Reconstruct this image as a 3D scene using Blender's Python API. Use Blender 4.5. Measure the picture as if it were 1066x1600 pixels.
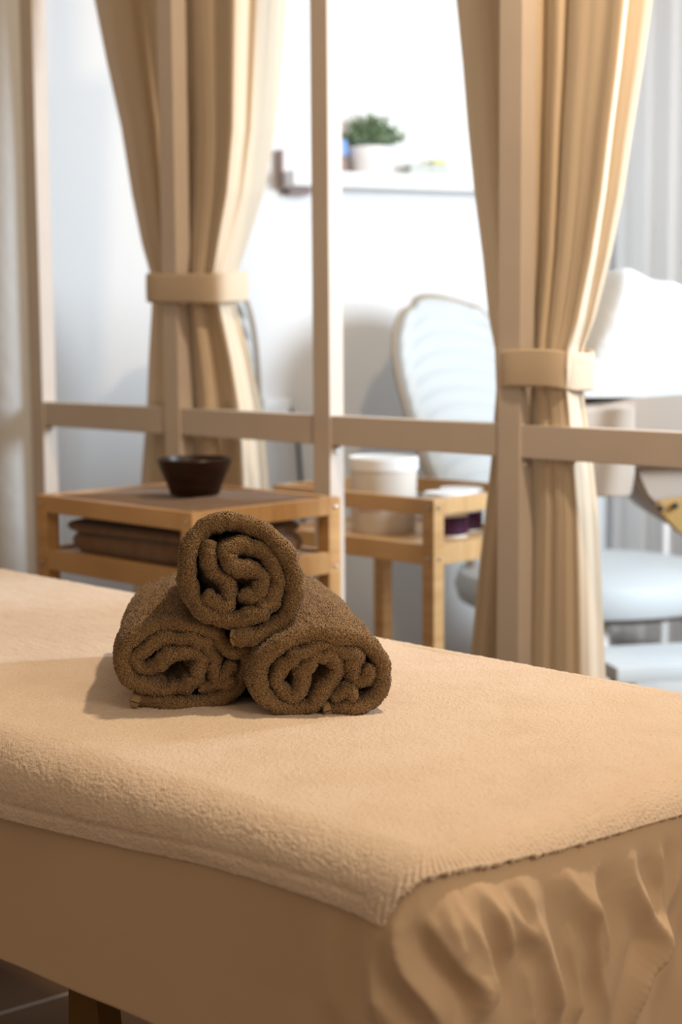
import bpy, bmesh, math, random
import numpy as np
from mathutils import Vector, Matrix, noise as mnoise

random.seed(7); rng = np.random.default_rng(7)
C = bpy.context.scene
for o in list(bpy.data.objects): bpy.data.objects.remove(o)

# ------------------------------------------------------------------ camera
FPX, HOR, ROLL = 2480.0, 513.0, 0.0066
CAMZ = 1.14
PITCH = math.atan((800 - HOR) / FPX)
cam_d = bpy.data.cameras.new('camera'); cam = bpy.data.objects.new('camera', cam_d)
C.collection.objects.link(cam); C.camera = cam
cam_d.sensor_fit = 'VERTICAL'; cam_d.sensor_height = 36.0; cam_d.sensor_width = 24.0
cam_d.lens = FPX * 36.0 / 1600.0
cam.location = (0, 0, CAMZ)
cam.rotation_euler = (Matrix.Rotation(math.pi/2 - PITCH, 3, 'X') @ Matrix.Rotation(-ROLL, 3, 'Z')).to_euler()
cam_d.clip_start = 0.05
cam_d.dof.use_dof = True; cam_d.dof.focus_distance = 1.74; cam_d.dof.aperture_fstop = 4.3

C.view_settings.view_transform = 'Standard'; C.view_settings.look = 'None'
C.view_settings.gamma = 1; C.view_settings.use_curve_mapping = False
C.view_settings.exposure = 0.0

# ------------------------------------------------------------------ world and lights
w = bpy.data.worlds.new('world'); C.world = w; w.use_nodes = True
bg = w.node_tree.nodes['Background']; bg.inputs[0].default_value = (1.0, 0.70, 0.45, 1); bg.inputs[1].default_value = 0.35

def area_light(name, loc, target, size, power, color, sy=None, spread=None):
    l = bpy.data.lights.new(name, 'AREA'); l.energy = power; l.color = color
    l.shape = 'RECTANGLE'; l.size = size; l.size_y = sy or size
    if spread: l.spread = math.radians(spread)
    o = bpy.data.objects.new(name, l); C.collection.objects.link(o); o.location = loc
    d = Vector(target) - Vector(loc); o.rotation_euler = d.to_track_quat('-Z', 'Y').to_euler(); return o
# daylight entering by the window in the right-hand wall
area_light('window_daylight', (1.90, 2.85, 1.62), (0.1, 4.9, 1.35), 0.65, 88, (0.80, 0.91, 1.0), 0.75)
area_light('rear_fill_light', (0.3, 4.2, 2.7), (0.35, 4.3, 0), 0.8, 6, (0.85, 0.93, 1.0))  # added cool fill that brightens the grey right wall, not a lamp of the room
# warm ceiling lamp above the treatment table
def point_light(name, loc, power, color, r):
    l = bpy.data.lights.new(name, 'POINT'); l.energy = power; l.color = color; l.shadow_soft_size = r
    o = bpy.data.objects.new(name, l); C.collection.objects.link(o); o.location = loc; return o
point_light('ceiling_spot', (0.62, 1.95, 2.50), 88, (1.0, 0.74, 0.48), 0.05)
# added warm fill from front right for sheet end and posts, no real lamp
area_light('front_fill_light', (1.7, -0.1, 1.9), (0.3, 2.2, 0.8), 0.9, 17, (1.0, 0.78, 0.56))

# ------------------------------------------------------------------ projection helpers (photo pixel -> point on a real plane)
def ray(px, py):
    a, b = (px - 533) / FPX, (800 - py) / FPX
    c, s = math.cos(ROLL), math.sin(ROLL)
    a, b = a*c + b*s, -a*s + b*c
    return Vector((a, math.cos(PITCH) + b*math.sin(PITCH), -math.sin(PITCH) + b*math.cos(PITCH)))
CAM = Vector((0, 0, CAMZ))
def on_z(px, py, z):
    r = ray(px, py); return CAM + r * ((z - CAMZ) / r.z)
def on_plane(px, py, n, d):            # n.P = d (P absolute)
    r = ray(px, py); return CAM + r * ((d - n.dot(CAM)) / n.dot(r))
def at_y(px, py, Y):
    r = ray(px, py); return CAM + r * (Y / r.y)
S2 = math.sqrt(0.5)
U = Vector((-S2, S2, 0)); V = Vector((S2, S2, 0)); Z = Vector((0, 0, 1))

# ------------------------------------------------------------------ materials
def mat(name, col, rough=0.6, bump=None, var=None, spec=0.3, sheen=0.0, trans=0.0, metal=0.0, coords='Object', stretch=None):
    m = bpy.data.materials.new(name); m.use_nodes = True; nt = m.node_tree; N = nt.nodes; L = nt.links
    b = N['Principled BSDF']; b.inputs['Base Color'].default_value = (*col, 1); b.inputs['Roughness'].default_value = rough
    b.inputs['Specular IOR Level'].default_value = spec; b.inputs['Metallic'].default_value = metal
    if sheen: b.inputs['Sheen Weight'].default_value = sheen; b.inputs['Sheen Roughness'].default_value = 0.5
    tc = N.new('ShaderNodeTexCoord'); src = tc.outputs[coords]
    if stretch:
        mp = N.new('ShaderNodeMapping'); mp.inputs['Scale'].default_value = stretch; L.new(src, mp.inputs[0]); src = mp.outputs[0]
    if var:                                  # (scale, second colour, contrast lo, hi)
        n = N.new('ShaderNodeTexNoise'); n.inputs['Scale'].default_value = var[0]; n.inputs['Detail'].default_value = 5
        L.new(src, n.inputs['Vector'])
        r = N.new('ShaderNodeValToRGB'); r.color_ramp.elements[0].position = var[2]; r.color_ramp.elements[1].position = var[3]
        r.color_ramp.elements[0].color = (*col, 1); r.color_ramp.elements[1].color = (*var[1], 1)
        L.new(n.outputs['Fac'], r.inputs[0]); L.new(r.outputs[0], b.inputs['Base Color'])
        csrc = r.outputs[0]
    else: csrc = None
    if bump:                                 # list of (scale, strength, distance)
        prev = None
        for (sc, st, di) in bump:
            n = N.new('ShaderNodeTexNoise'); n.inputs['Scale'].default_value = sc; n.inputs['Detail'].default_value = 3
            L.new(src, n.inputs['Vector'])
            bp = N.new('ShaderNodeBump'); bp.inputs['Strength'].default_value = st; bp.inputs['Distance'].default_value = di
            L.new(n.outputs['Fac'], bp.inputs['Height'])
            if prev: L.new(prev, bp.inputs['Normal'])
            prev = bp.outputs[0]
        L.new(prev, b.inputs['Normal'])
    if trans:
        t = N.new('ShaderNodeBsdfTranslucent'); t.inputs[0].default_value = (*col, 1)
        if csrc: L.new(csrc, t.inputs[0])
        mx = N.new('ShaderNodeMixShader'); mx.inputs[0].default_value = trans
        L.new(b.outputs[0], mx.inputs[1]); L.new(t.outputs[0], mx.inputs[2])
        L.new(mx.outputs[0], N['Material Output'].inputs['Surface'])
    return m
M = {}
M['wall'] = mat('white_wall_paint', (0.80, 0.81, 0.82), 0.7, bump=[(60, 0.05, 0.002)])
M['floor'] = mat('brown_floor', (0.06, 0.028, 0.012), 0.75, var=(3, (0.09, 0.045, 0.02), 0.3, 0.7))
M['paint'] = mat('white_painted_wood', (0.60, 0.54, 0.49), 0.5, bump=[(90, 0.06, 0.001)], var=(9, (0.57, 0.51, 0.46), 0.4, 0.7))
M['wood'] = mat('birch_wood', (0.60, 0.37, 0.17), 0.42, bump=[(50, 0.08, 0.001)], var=(7, (0.47, 0.27, 0.115), 0.35, 0.7), stretch=(1, 1, 8))
M['woodh'] = mat('birch_board', (0.60, 0.38, 0.18), 0.42, bump=[(50, 0.08, 0.001)], var=(7, (0.50, 0.30, 0.135), 0.35, 0.7), stretch=(1, 8, 1))
M['curtain'] = mat('cream_cotton', (0.74, 0.63, 0.49), 0.85, bump=[(700, 0.15, 0.0006), (40, 0.1, 0.003)], trans=0.2, sheen=0.2, spec=0.1)
M['sheet'] = mat('beige_sheet', (0.66, 0.51, 0.36), 0.8, bump=[(900, 0.12, 0.0004), (30, 0.12, 0.004)], sheen=0.25, spec=0.15)
M['fleece'] = mat('cream_fleece', (0.84, 0.71, 0.585), 0.95, bump=[(520, 0.6, 0.0025), (230, 0.25, 0.003), (30, 0.12, 0.008)], sheen=0.35, spec=0.05, var=(14, (0.80, 0.665, 0.53), 0.42, 0.66))
M['terry'] = mat('brown_terry', (0.36, 0.243, 0.130), 0.95, bump=[(600, 0.5, 0.002)], sheen=0.3, spec=0.05, var=(420, (0.22, 0.135, 0.065), 0.4, 0.62))
M['hem'] = mat('brown_towel_hem', (0.30, 0.205, 0.11), 0.8, bump=[(900, 0.4, 0.0008)], spec=0.1, sheen=0.2)
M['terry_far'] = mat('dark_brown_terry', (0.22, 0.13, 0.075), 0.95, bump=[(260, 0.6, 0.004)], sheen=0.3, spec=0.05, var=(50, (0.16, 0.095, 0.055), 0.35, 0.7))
M['bowl'] = mat('dark_wood_bowl', (0.016, 0.007, 0.005), 0.35, var=(18, (0.035, 0.014, 0.009), 0.4, 0.7), stretch=(1, 1, 5))
M['vinyl'] = mat('white_vinyl', (0.56, 0.60, 0.62), 0.45, bump=[(80, 0.08, 0.002)])
M['taupe'] = mat('taupe_frame', (0.34, 0.28, 0.22), 0.5)
M['plastic'] = mat('milky_plastic', (0.80, 0.74, 0.67), 0.35, trans=0.25)
M['whiteplastic'] = mat('white_plastic', (0.84, 0.84, 0.83), 0.35)
M['label'] = mat('pale_label', (0.72, 0.62, 0.55), 0.6)
M['purple'] = mat('purple_label', (0.045, 0.008, 0.035), 0.4)
M['pinkdot'] = mat('faded_pink_print', (0.55, 0.36, 0.36), 0.6)
M['duvet'] = mat('white_duvet', (0.57, 0.61, 0.65), 0.85, bump=[(25, 0.3, 0.01)], sheen=0.2)
M['beige'] = mat('beige_couch_cover', (0.36, 0.31, 0.27), 0.8, bump=[(300, 0.1, 0.001)], sheen=0.2)
M['pale_towel'] = mat('pale_beige_towel', (0.37, 0.325, 0.285), 0.85, bump=[(300, 0.2, 0.001)], sheen=0.2)
M['metal'] = mat('steel', (0.55, 0.55, 0.55), 0.3, metal=1.0)
M['black'] = mat('black_rubber', (0.03, 0.03, 0.035), 0.5)
M['pot'] = mat('white_ceramic', (0.82, 0.81, 0.80), 0.3)
M['leaf'] = mat('green_leaf', (0.22, 0.34, 0.19), 0.5, var=(20, (0.40, 0.50, 0.34), 0.4, 0.65), trans=0.25)
M['soil'] = mat('dark_soil', (0.05, 0.04, 0.03), 0.9)
M['blue'] = mat('blue_plastic', (0.25, 0.42, 0.85), 0.3)
M['grey'] = mat('pale_grey_card', (0.52, 0.56, 0.54), 0.6)
M['yellow'] = mat('olive_yellow', (0.62, 0.60, 0.22), 0.5)
M['brownbox'] = mat('brown_bracket', (0.30, 0.22, 0.20), 0.6)
M['grout'] = mat('pale_grout', (0.26, 0.22, 0.19), 0.7)
M['darkwood'] = mat('stained_leg_wood', (0.15, 0.085, 0.022), 0.5)
M['hook'] = mat('golden_wood', (0.42, 0.27, 0.10), 0.5)

# ------------------------------------------------------------------ object helpers
def link(o, parent=None):
    C.collection.objects.link(o)
    if parent: o.parent = parent
    return o
def from_arrays(name, verts, faces, m, parent=None, smooth=True):
    me = bpy.data.meshes.new(name); verts = np.asarray(verts, dtype=np.float32); faces = np.asarray(faces, dtype=np.int32)
    k = faces.shape[1]
    me.vertices.add(len(verts)); me.vertices.foreach_set('co', verts.ravel())
    me.loops.add(faces.size); me.loops.foreach_set('vertex_index', faces.ravel())
    me.polygons.add(len(faces)); me.polygons.foreach_set('loop_start', np.arange(0, faces.size, k, dtype=np.int32))
    me.update(calc_edges=True); me.validate()
    me.polygons.foreach_set('use_smooth', np.full(len(me.polygons), smooth))
    me.materials.append(m)
    return link(bpy.data.objects.new(name, me), parent)
def obj(name, bm, m, parent=None, smooth=False, mats=None):
    me = bpy.data.meshes.new(name)
    bmesh.ops.recalc_face_normals(bm, faces=bm.faces[:]); bm.to_mesh(me); bm.free()
    me.materials.append(m)
    for x in mats or []: me.materials.append(x)
    if smooth:
        me.polygons.foreach_set('use_smooth', np.full(len(me.polygons), True))
        me.set_sharp_from_angle(angle=math.radians(40))
    return link(bpy.data.objects.new(name, me), parent)
def thing(name, label, cat, loc=(0, 0, 0), rotz=0, group=None):
    o = bpy.data.objects.new(name, None); o.empty_display_size = 0.05; C.collection.objects.link(o)
    o.location = loc; o.rotation_euler = (0, 0, rotz); o['label'] = label; o['category'] = cat
    if group: o['group'] = group
    return o
def tag(o, label, cat, group=None):
    o['label'] = label; o['category'] = cat
    if group: o['group'] = group
    return o
def struct(o): o['kind'] = 'structure'; return o
def box(bm, c, s, rot=None, bev=0.002):
    r = bmesh.ops.create_cube(bm, size=1.0); vs = r['verts']
    bmesh.ops.scale(bm, vec=s, verts=vs)
    if bev:
        es = list({e for v in vs for e in v.link_edges})
        g = bmesh.ops.bevel(bm, geom=es, offset=bev, segments=2, affect='EDGES', profile=0.7); 
        vs = list({v for f in g['faces'] for v in f.verts} | {v for v in vs if v.is_valid})
        # include all verts of the island
        seen = set(vs); st = list(vs)
        while st:
            v = st.pop()
            for e in v.link_edges:
                q = e.other_vert(v)
                if q not in seen: seen.add(q); st.append(q)
        vs = list(seen)
    if rot is not None: bmesh.ops.rotate(bm, cent=(0, 0, 0), matrix=rot, verts=vs)
    bmesh.ops.translate(bm, vec=c, verts=vs)
    return vs
def lathe(bm, prof, c=(0, 0, 0), seg=48, close=True):
    rings = []
    for (r, z) in prof:
        if r < 1e-6: rings.append([bm.verts.new((c[0], c[1], c[2] + z))])
        else: rings.append([bm.verts.new((c[0] + r*math.cos(2*math.pi*i/seg), c[1] + r*math.sin(2*math.pi*i/seg), c[2] + z)) for i in range(seg)])
    for a, b in zip(rings[:-1], rings[1:]):
        for i in range(seg):
            j = (i+1) % seg
            if len(a) == 1 and len(b) == 1: continue
            if len(a) == 1: bm.faces.new((a[0], b[j], b[i]))
            elif len(b) == 1: bm.faces.new((a[i], a[j], b[0]))
            else: bm.faces.new((a[i], a[j], b[j], b[i]))
def tube(bm, pts, r, seg=10):
    pts = [Vector(p) for p in pts]; rings = []
    up = Vector((0.13, 0.27, 1)).normalized()
    for i, p in enumerate(pts):
        d = (pts[min(i+1, len(pts)-1)] - pts[max(i-1, 0)]).normalized()
        a = d.cross(up)
        if a.length < 0.1: a = d.cross(Vector((1, 0, 0)))
        a.normalize(); b = d.cross(a)
        rr = r[i] if isinstance(r, (list, tuple)) else r
        rings.append([bm.verts.new(p + a*math.cos(2*math.pi*k/seg)*rr + b*math.sin(2*math.pi*k/seg)*rr) for k in range(seg)])
    for A, B in zip(rings[:-1], rings[1:]):
        for k in range(seg): bm.faces.new((A[k], A[(k+1) % seg], B[(k+1) % seg], B[k]))
    bm.faces.new(rings[0][::-1]); bm.faces.new(rings[-1])
def catmull(pts, n):                         # smooth resample: returns ~n points equally spaced
    P = np.array(pts, float); P = np.vstack([2*P[0]-P[1], P, 2*P[-1]-P[-2]])
    out = []
    for i in range(1, len(P)-2):
        t = np.linspace(0, 1, 24, endpoint=False)[:, None]
        a, b, c, d = P[i-1], P[i], P[i+1], P[i+2]
        out.append(0.5*((2*b) + (-a+c)*t + (2*a-5*b+4*c-d)*t**2 + (-a+3*b-3*c+d)*t**3))
    out.append(P[-2][None]); Q = np.vstack(out)
    s = np.r_[0, np.cumsum(np.linalg.norm(np.diff(Q, axis=0), axis=1))]
    k = np.linspace(0, s[-1], n)
    return np.stack([np.interp(k, s, Q[:, j]) for j in range(Q.shape[1])], 1)
def vnoise(P, scale, seed=0.0):              # cheap vectorised smooth noise (sum of rotated sines)
    r = np.random.default_rng(int(seed*1000)+11); out = np.zeros(len(P))
    for k in range(7):
        d = r.normal(size=3); d /= np.linalg.norm(d); f = scale*(0.6+0.9*r.random())
        out += np.sin(P @ d * f * 2*math.pi + r.random()*6.28 + 1.3*np.sin(P @ np.roll(d, 1) * f*3.1))
    return out/7*1.6
def grid_faces(nr, nc, close_c=False):
    i = np.arange(nr-1)[:, None]; j = np.arange(nc if close_c else nc-1)[None, :]
    a = i*nc + j; b = i*nc + (j+1) % nc; c = (i+1)*nc + (j+1) % nc; d = (i+1)*nc + j
    return np.stack([a, b, c, d], -1).reshape(-1, 4)

# ------------------------------------------------------------------ room shell
WD = Vector((0.911, 0.414, 0)); WN = Vector((0.414, -0.911, 0))       # back wall direction and normal
WP = Vector((0.14, 5.20, 0)); WDIST = WN.dot(WP)
rr_ = ray(963, 900); tcor = (WDIST) / (WN.x*rr_.x + WN.y*rr_.y)
COR = Vector((rr_.x*tcor, rr_.y*tcor, 0))
bm = bmesh.new()
fl = [bm.verts.new(p) for p in ((-4, -1.2, 0), (4.5, -1.2, 0), (4.5, 8, 0), (-4, 8, 0))]; bm.faces.new(fl)
r = bmesh.ops.extrude_face_region(bm, geom=bm.faces[:]); bmesh.ops.translate(bm, vec=(0, 0, -0.05), verts=[e for e in r['geom'] if isinstance(e, bmesh.types.BMVert)])
struct(obj('floor', bm, M['floor']))
bm = bmesh.new()
ang = math.atan2(WD.y, WD.x)
a = COR - WD*3.6; mid = (a + COR + WD*0.06)/2 - WN*0.05
box(bm, (mid.x, mid.y, 1.4), (3.66, 0.10, 2.8), Matrix.Rotation(ang, 3, 'Z'), 0)
struct(obj('wall_back', bm, M['wall']))
# right wall with the window opening (sides, sill, lintel) - runs from the corner toward the viewer
RD = WN.copy()
def rwall(s0, s1, z0, z1, bm):
    c = COR + RD*((s0+s1)/2) + WD*0.06
    box(bm, (c.x, c.y, (z0+z1)/2), (0.12, s1-s0, z1-z0), Matrix.Rotation(math.atan2(RD.y, RD.x)+math.pi/2, 3, 'Z'), 0)
bm = bmesh.new()
rwall(0, 1.0, 0, 2.8, bm)
struct(obj('wall_right', bm, M['wall']))
# floor joint line seen at the lower left
bm = bmesh.new()
p0 = on_z(-40, 1596, 0.0); p1 = on_z(150, 1540, 0.0); d = (p1-p0); L_ = 1.6
c = (p0+p1)/2
box(bm, (c.x, c.y, 0.0006), (L_, 0.006, 0.0012), Matrix.Rotation(math.atan2(d.y, d.x), 3, 'Z'), 0)
struct(obj('trim_1', bm, M['grout']))

# ------------------------------------------------------------------ treatment table: frame of the table
H = 0.42; ZB = CAMZ - H                      # top surface of the blanket
def uv(P): return P.dot(U), P.dot(V)
U0, V0 = 0.800, 0.895                        # near corner of the mattress
WID, LEN = 0.685, 1.95
REL = Vector((0, 0, 0)) + U*U0 + V*V0
def bedp(a, b, z): return U*(U0+a) + V*(V0+b) + Z*z    # a along length, b along width
ROT45 = Matrix.Rotation(math.radians(135), 3, 'Z')      # local x -> U, local y -> -V
table = thing('treatment_table', 'padded treatment table on light wooden legs under the cream blanket and beige sheet', 'massage table', tuple(bedp(LEN/2, WID/2, 0)), math.radians(135))
def table_local(P):                           # world -> table local
    q = P - bedp(LEN/2, WID/2, 0); return Vector((q.dot(U), -q.dot(V), q.z))
bm = bmesh.new(); box(bm, (0, 0, ZB-0.055), (LEN-0.03, WID-0.03, 0.075), None, 0.03)
obj('mattress', bm, M['beige'], table, True)
bm = bmesh.new()
box(bm, (0, (WID/2-0.06), ZB-0.13), (LEN-0.1, 0.025, 0.07), None, 0.003); box(bm, (0, -(WID/2-0.06), ZB-0.13), (LEN-0.1, 0.025, 0.07), None, 0.003)
box(bm, (LEN/2-0.06, 0, ZB-0.13), (0.025, WID-0.15, 0.07), None, 0.003); box(bm, (-(LEN/2-0.06), 0, ZB-0.13), (0.025, WID-0.15, 0.07), None, 0.003)
obj('bed_frame', bm, M['hook'], table)
for sx in (-1, 1):
    for sy in (-1, 1):
        bm = bmesh.new()
        top = Vector((sx*(LEN/2-0.16), sy*(WID/2-0.09), ZB-0.12)); bot = Vector((sx*(LEN/2-0.06-(0.0 if sx > 0 else -0.0)), sy*(WID/2-0.07), 0.0))
        vs = []
        for p, k in ((bot, 0.026), (top, 0.034)):
            vs.append([bm.verts.new(p + Vector((dx*k, dy*k*0.7, 0))) for dx, dy in ((-1, -1), (1, -1), (1, 1), (-1, 1))])
        for k in range(4): bm.faces.new((vs[0][k], vs[0][(k+1) % 4], vs[1][(k+1) % 4], vs[1][k]))
        bm.faces.new(vs[0][::-1]); bm.faces.new(vs[1])
        obj('leg', bm, M['darkwood'], table)

P = on_plane(140, 1585, V, V0+0.10); q = table_local(P)
bm = bmesh.new(); vs = []
for zz, k0, k1 in ((0.0, -0.085, 0.03), (ZB-0.12, -0.012, 0.012)):
    vs.append([bm.verts.new((q.x+dx, q.y+dy, zz)) for dx, dy in ((k0, -0.015), (k1, -0.015), (k1, 0.015), (k0, 0.015))])
for k in range(4): bm.faces.new((vs[0][k], vs[0][(k+1) % 4], vs[1][(k+1) % 4], vs[1][k]))
bm.faces.new(vs[0][::-1]); bm.faces.new(vs[1])
obj('leg', bm, M['darkwood'], table)

# ---- drape surface: s = perimeter coordinate (s=0 at near corner; s<0 along the long near side (direction U), s>0 along the short end (direction V))
RC = 0.055      # plan corner radius
RT = 0.042      # top edge radius
def peri(s):    # base point on the plan outline and outward normal (vectorised)
    s = np.asarray(s, float); h = RC*math.pi/4
    P = np.zeros((len(s), 2)); Nn = np.zeros((len(s), 2))
    for i, x in enumerate(s):
        if x < -h: P[i] = (-x - h + RC, 0); Nn[i] = (0, -1)
        elif x > h: P[i] = (0, x - h + RC); Nn[i] = (-1, 0)
        else:
            t = (x + h)/(2*h)*math.pi/2     # 0: normal (0,-1); pi/2: normal (-1,0)
            Nn[i] = (-math.sin(t), -math.cos(t)); P[i] = (RC + RC*Nn[i][0], RC + RC*Nn[i][1])
    return P, Nn
def drape(s, q, off, zt):
    """q: arc distance outward from inner line (q=0 where the top starts to bend); returns world xyz"""
    P, Nn = peri(s); R = RT + off
    qa = np.clip(q, 0, R*math.pi/2); th = qa/R
    out = -RT + R*np.sin(th); z = zt - R*(1-np.cos(th)) - np.clip(q - R*math.pi/2, 0, None)
    inner = q < 0
    out = np.where(inner, -RT + q, out); z = np.where(inner, zt, z)
    a = P[:, 0] + Nn[:, 0]*out; b = P[:, 1] + Nn[:, 1]*out
    X = np.array(U)[None]*(U0 + a)[:, None] + np.array(V)[None]*(V0 + b)[:, None]; X[:, 2] = z
    N3 = np.array(U)[None]*Nn[:, 0:1] + np.array(V)[None]*Nn[:, 1:2]
    return X, N3
def side_sd(px, py, side):  # unproject a photo pixel on one of the two visible vertical sides -> (s, q)
    if side == 'long': P = on_plane(px, py, V, V0); s = -(P.dot(U) - U0) + RC - RC*math.pi/4
    else: P = on_plane(px, py, U, U0); s = (P.dot(V) - V0) - RC + RC*math.pi/4
    return s, (ZB - P.z) - RT + RT*math.pi/2

_s = np.linspace(-1.9, 0.8, 1351); _q = np.linspace(-0.05, 0.45, 401); _S, _Q = np.meshgrid(_s, _q, indexing='ij')
def project(P):
    x, y, z = P[:, 0], P[:, 1], P[:, 2]-CAMZ; fw = y*math.cos(PITCH)-z*math.sin(PITCH); up = y*math.sin(PITCH)+z*math.cos(PITCH)
    a, b = x/fw, up/fw; c, s = math.cos(ROLL), math.sin(ROLL); a, b = a*c-b*s, a*s+b*c
    return 533+FPX*a, 800-FPX*b
def inverse(off, zt):
    X_, _ = drape(_S.ravel(), _Q.ravel(), off, zt); return project(X_)
def lookup(tab, px, py):
    k = int(np.argmin((tab[0]-px)**2+(tab[1]-py)**2)); return float(_S.ravel()[k]), float(_Q.ravel()[k])

# ------------------------------------------------------------------ beige sheet
SHZ = ZB - 0.010
ss = np.concatenate([np.linspace(-1.95, -0.9, 40, endpoint=False), np.linspace(-0.9, -0.06, 160, endpoint=False), np.linspace(-0.06, 0.72, 420)])
tabS = inverse(0.010, ZB-0.010)
hemq_pts = [lookup(tabS, x, y) for x, y in ((-180, 1425), (-60, 1477), (0, 1502), (60, 1524), (110, 1543), (170, 1570), (235, 1600), (300, 1632))]
hx = [-1.95] + [p[0] for p in hemq_pts] + [-0.03, 0.05, 0.72]
hq = [hemq_pts[0][1]] + [p[1] for p in hemq_pts] + [0.34, 0.34, 0.34]
print('sheet hem', list(zip([round(x, 3) for x in hx], [round(x, 3) for x in hq])))
order = np.argsort(hx); hx = np.array(hx)[order]; hq = np.array(hq)[order]
ridges = [  # photo polylines of the fold crests: (points, side, width, height)
    ([(638, 1392), (622, 1450), (632, 1510), (668, 1560), (700, 1610)], 0.009, 0.010),
    ([(650, 1395), (672, 1440), (712, 1495), (748, 1545), (744, 1620)], 0.008, 0.011),
    ([(700, 1375), (730, 1430), (755, 1480), (766, 1540), (770, 1600)], 0.010, 0.012),
    ([(722, 1362), (770, 1410), (800, 1470), (812, 1490)], 0.009, 0.012),
    ([(800, 1355), (835, 1430), (852, 1500), (880, 1610)], 0.012, 0.011),
    ([(870, 1340), (905, 1390), (940, 1440), (950, 1500)], 0.010, 0.008),
    ([(985, 1305), (990, 1370), (1015, 1430), (1022, 1470), (1000, 1530), (985, 1600)], 0.010, 0.011),
    ([(1070, 1330), (1050, 1400), (1030, 1450), (1010, 1540)], 0.010, 0.010),
    ([(940, 1320), (925, 1400), (935, 1500), (960, 1600)], 0.012, 0.008),
    ([(690, 1390), (712, 1450), (728, 1500)], 0.007, 0.007),
    ([(780, 1370), (800, 1420), (840, 1470)], 0.007, 0.007),
    ([(820, 1500), (830, 1560), (832, 1610)], 0.010, 0.009),
    ([(895, 1440), (905, 1520), (910, 1600)], 0.010, 0.009),
    ([(1030, 1310), (1035, 1380), (1028, 1430)], 0.008, 0.007),
    ([(600, 1420), (585, 1500), (590, 1600)], 0.014, 0.008),
    ([(520, 1420), (512, 1500), (520, 1600)], 0.018, 0.004),
]
rsd = []
for pts, wd, ht in ridges:
    side = 'long' if pts[0][0] < 630 else 'end'
    if pts[0][0] == 638: side = 'end'
    P = catmull([lookup(tabS, x, y) for x, y in pts], 30); rsd.append((P, wd, ht))
nq = 120
qfr = np.linspace(0, 1, nq)
SS, QQ = np.meshgrid(ss, qfr, indexing='ij')
hem = np.interp(ss, hx, hq)
Q = (-0.03 + QQ*(hem[:, None]+0.03)).ravel(); Sf = SS.ravel()
X, N3 = drape(Sf, Q, 0.006, SHZ)
disp = np.zeros(len(Q))
for P, wd, ht in rsd:
    d2 = np.full(len(Q), 1e9); kk = np.zeros(len(Q))
    for k in range(len(P)):
        dk = (Sf-P[k, 0])**2 + (0.75*(Q-P[k, 1]))**2; m_ = dk < d2; d2 = np.where(m_, dk, d2); kk[m_] = k/(len(P)-1)
    dd = np.sqrt(d2); e_ = 0.0028; fade = np.clip(np.sin(math.pi*np.clip(kk*0.92+0.04, 0, 1))*1.5, 0, 1) * (0.45+0.55*np.clip(kk*2, 0, 1))
    disp += 1.25*ht*fade*(np.exp(-(np.sqrt(dd**2+e_**2)-e_)/(wd*0.75)) - 0.30*np.exp(-((dd-2.0*wd)/wd)**2))
amp = np.clip((Q-0.05)/0.12, 0, 1)
disp *= np.clip((Q-0.035)/0.035, 0, 1)
disp += amp*(0.0025*np.sin(Sf*14+1.0) + 0.0012*np.sin(Sf*31+2+Q*6)) * (Sf < 0.05) + amp*(0.0032*np.sin(Sf*46+1+Q*9)+0.0020*np.sin(Sf*83-Q*26+2*np.sin(Q*20))+0.0013*np.sin(Sf*128+Q*30+1.5*np.sin(Q*33)))*np.clip(Sf/0.04, 0, 1)
X += N3*disp[:, None]
# tuck-in: the top part of the sheet only needs the rim; the blanket covers the rest
sheet = from_arrays('sheet', X, grid_faces(len(ss), nq), M['sheet'])
sm = sheet.modifiers.new('thick', 'SOLIDIFY'); sm.thickness = 0.0012; sm.offset = -1
tag(sheet, 'beige sheet hanging in folds down the sides of the table under the blanket', 'sheet')

# ------------------------------------------------------------------ cream blanket
tabB = inverse(0.012, ZB)
hem_px = [(-200, 1232), (-100, 1253), (0, 1277), (100, 1303), (200, 1328), (300, 1351), (400, 1377), (500, 1409), (560, 1432), (598, 1449), (611, 1421), (633, 1394), (665, 1370), (712, 1359), (776, 1347), (872, 1329), (951, 1305), (1066, 1273), (1160, 1245)]
pts = [lookup(tabB, x, y) for x, y in hem_px]; pts = [(-1.98, pts[0][1]+0.02)] + pts
fix = [pts[0]]
for p in pts[1:]: fix.append((max(p[0], fix[-1][0]+0.0025), p[1]))
pts = fix
print('blanket hem', [(round(a, 3), round(b, 3)) for a, b in pts])
bx = np.array([p[0] for p in pts]); bq = np.array([p[1] for p in pts])
top_s = np.concatenate([np.linspace(-1.96, -1.0, 60, endpoint=False), np.linspace(-1.0, -0.08, 420, endpoint=False), np.linspace(-0.08, 0.06, 130, endpoint=False), np.linspace(0.06, 0.66, 330)])
hemb = np.interp(top_s, bx, bq)
_k = np.hanning(41); _k /= _k.sum(); _u = np.arange(-1.98, 0.75, 0.001); _sm = np.convolve(np.pad(np.interp(_u, bx, bq), 20, mode='edge'), _k, 'valid')
hemb = np.where((top_s > 0.02) | (top_s < -0.07), np.interp(top_s, _u, _sm), hemb)
nqb = 70
SS, QQ = np.meshgrid(top_s, np.linspace(0, 1, nqb), indexing='ij')
Q = (QQ*hemb[:, None]).ravel(); Sf = SS.ravel(); dist_edge = ((1-QQ)*hemb[:, None]).ravel()
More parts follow.
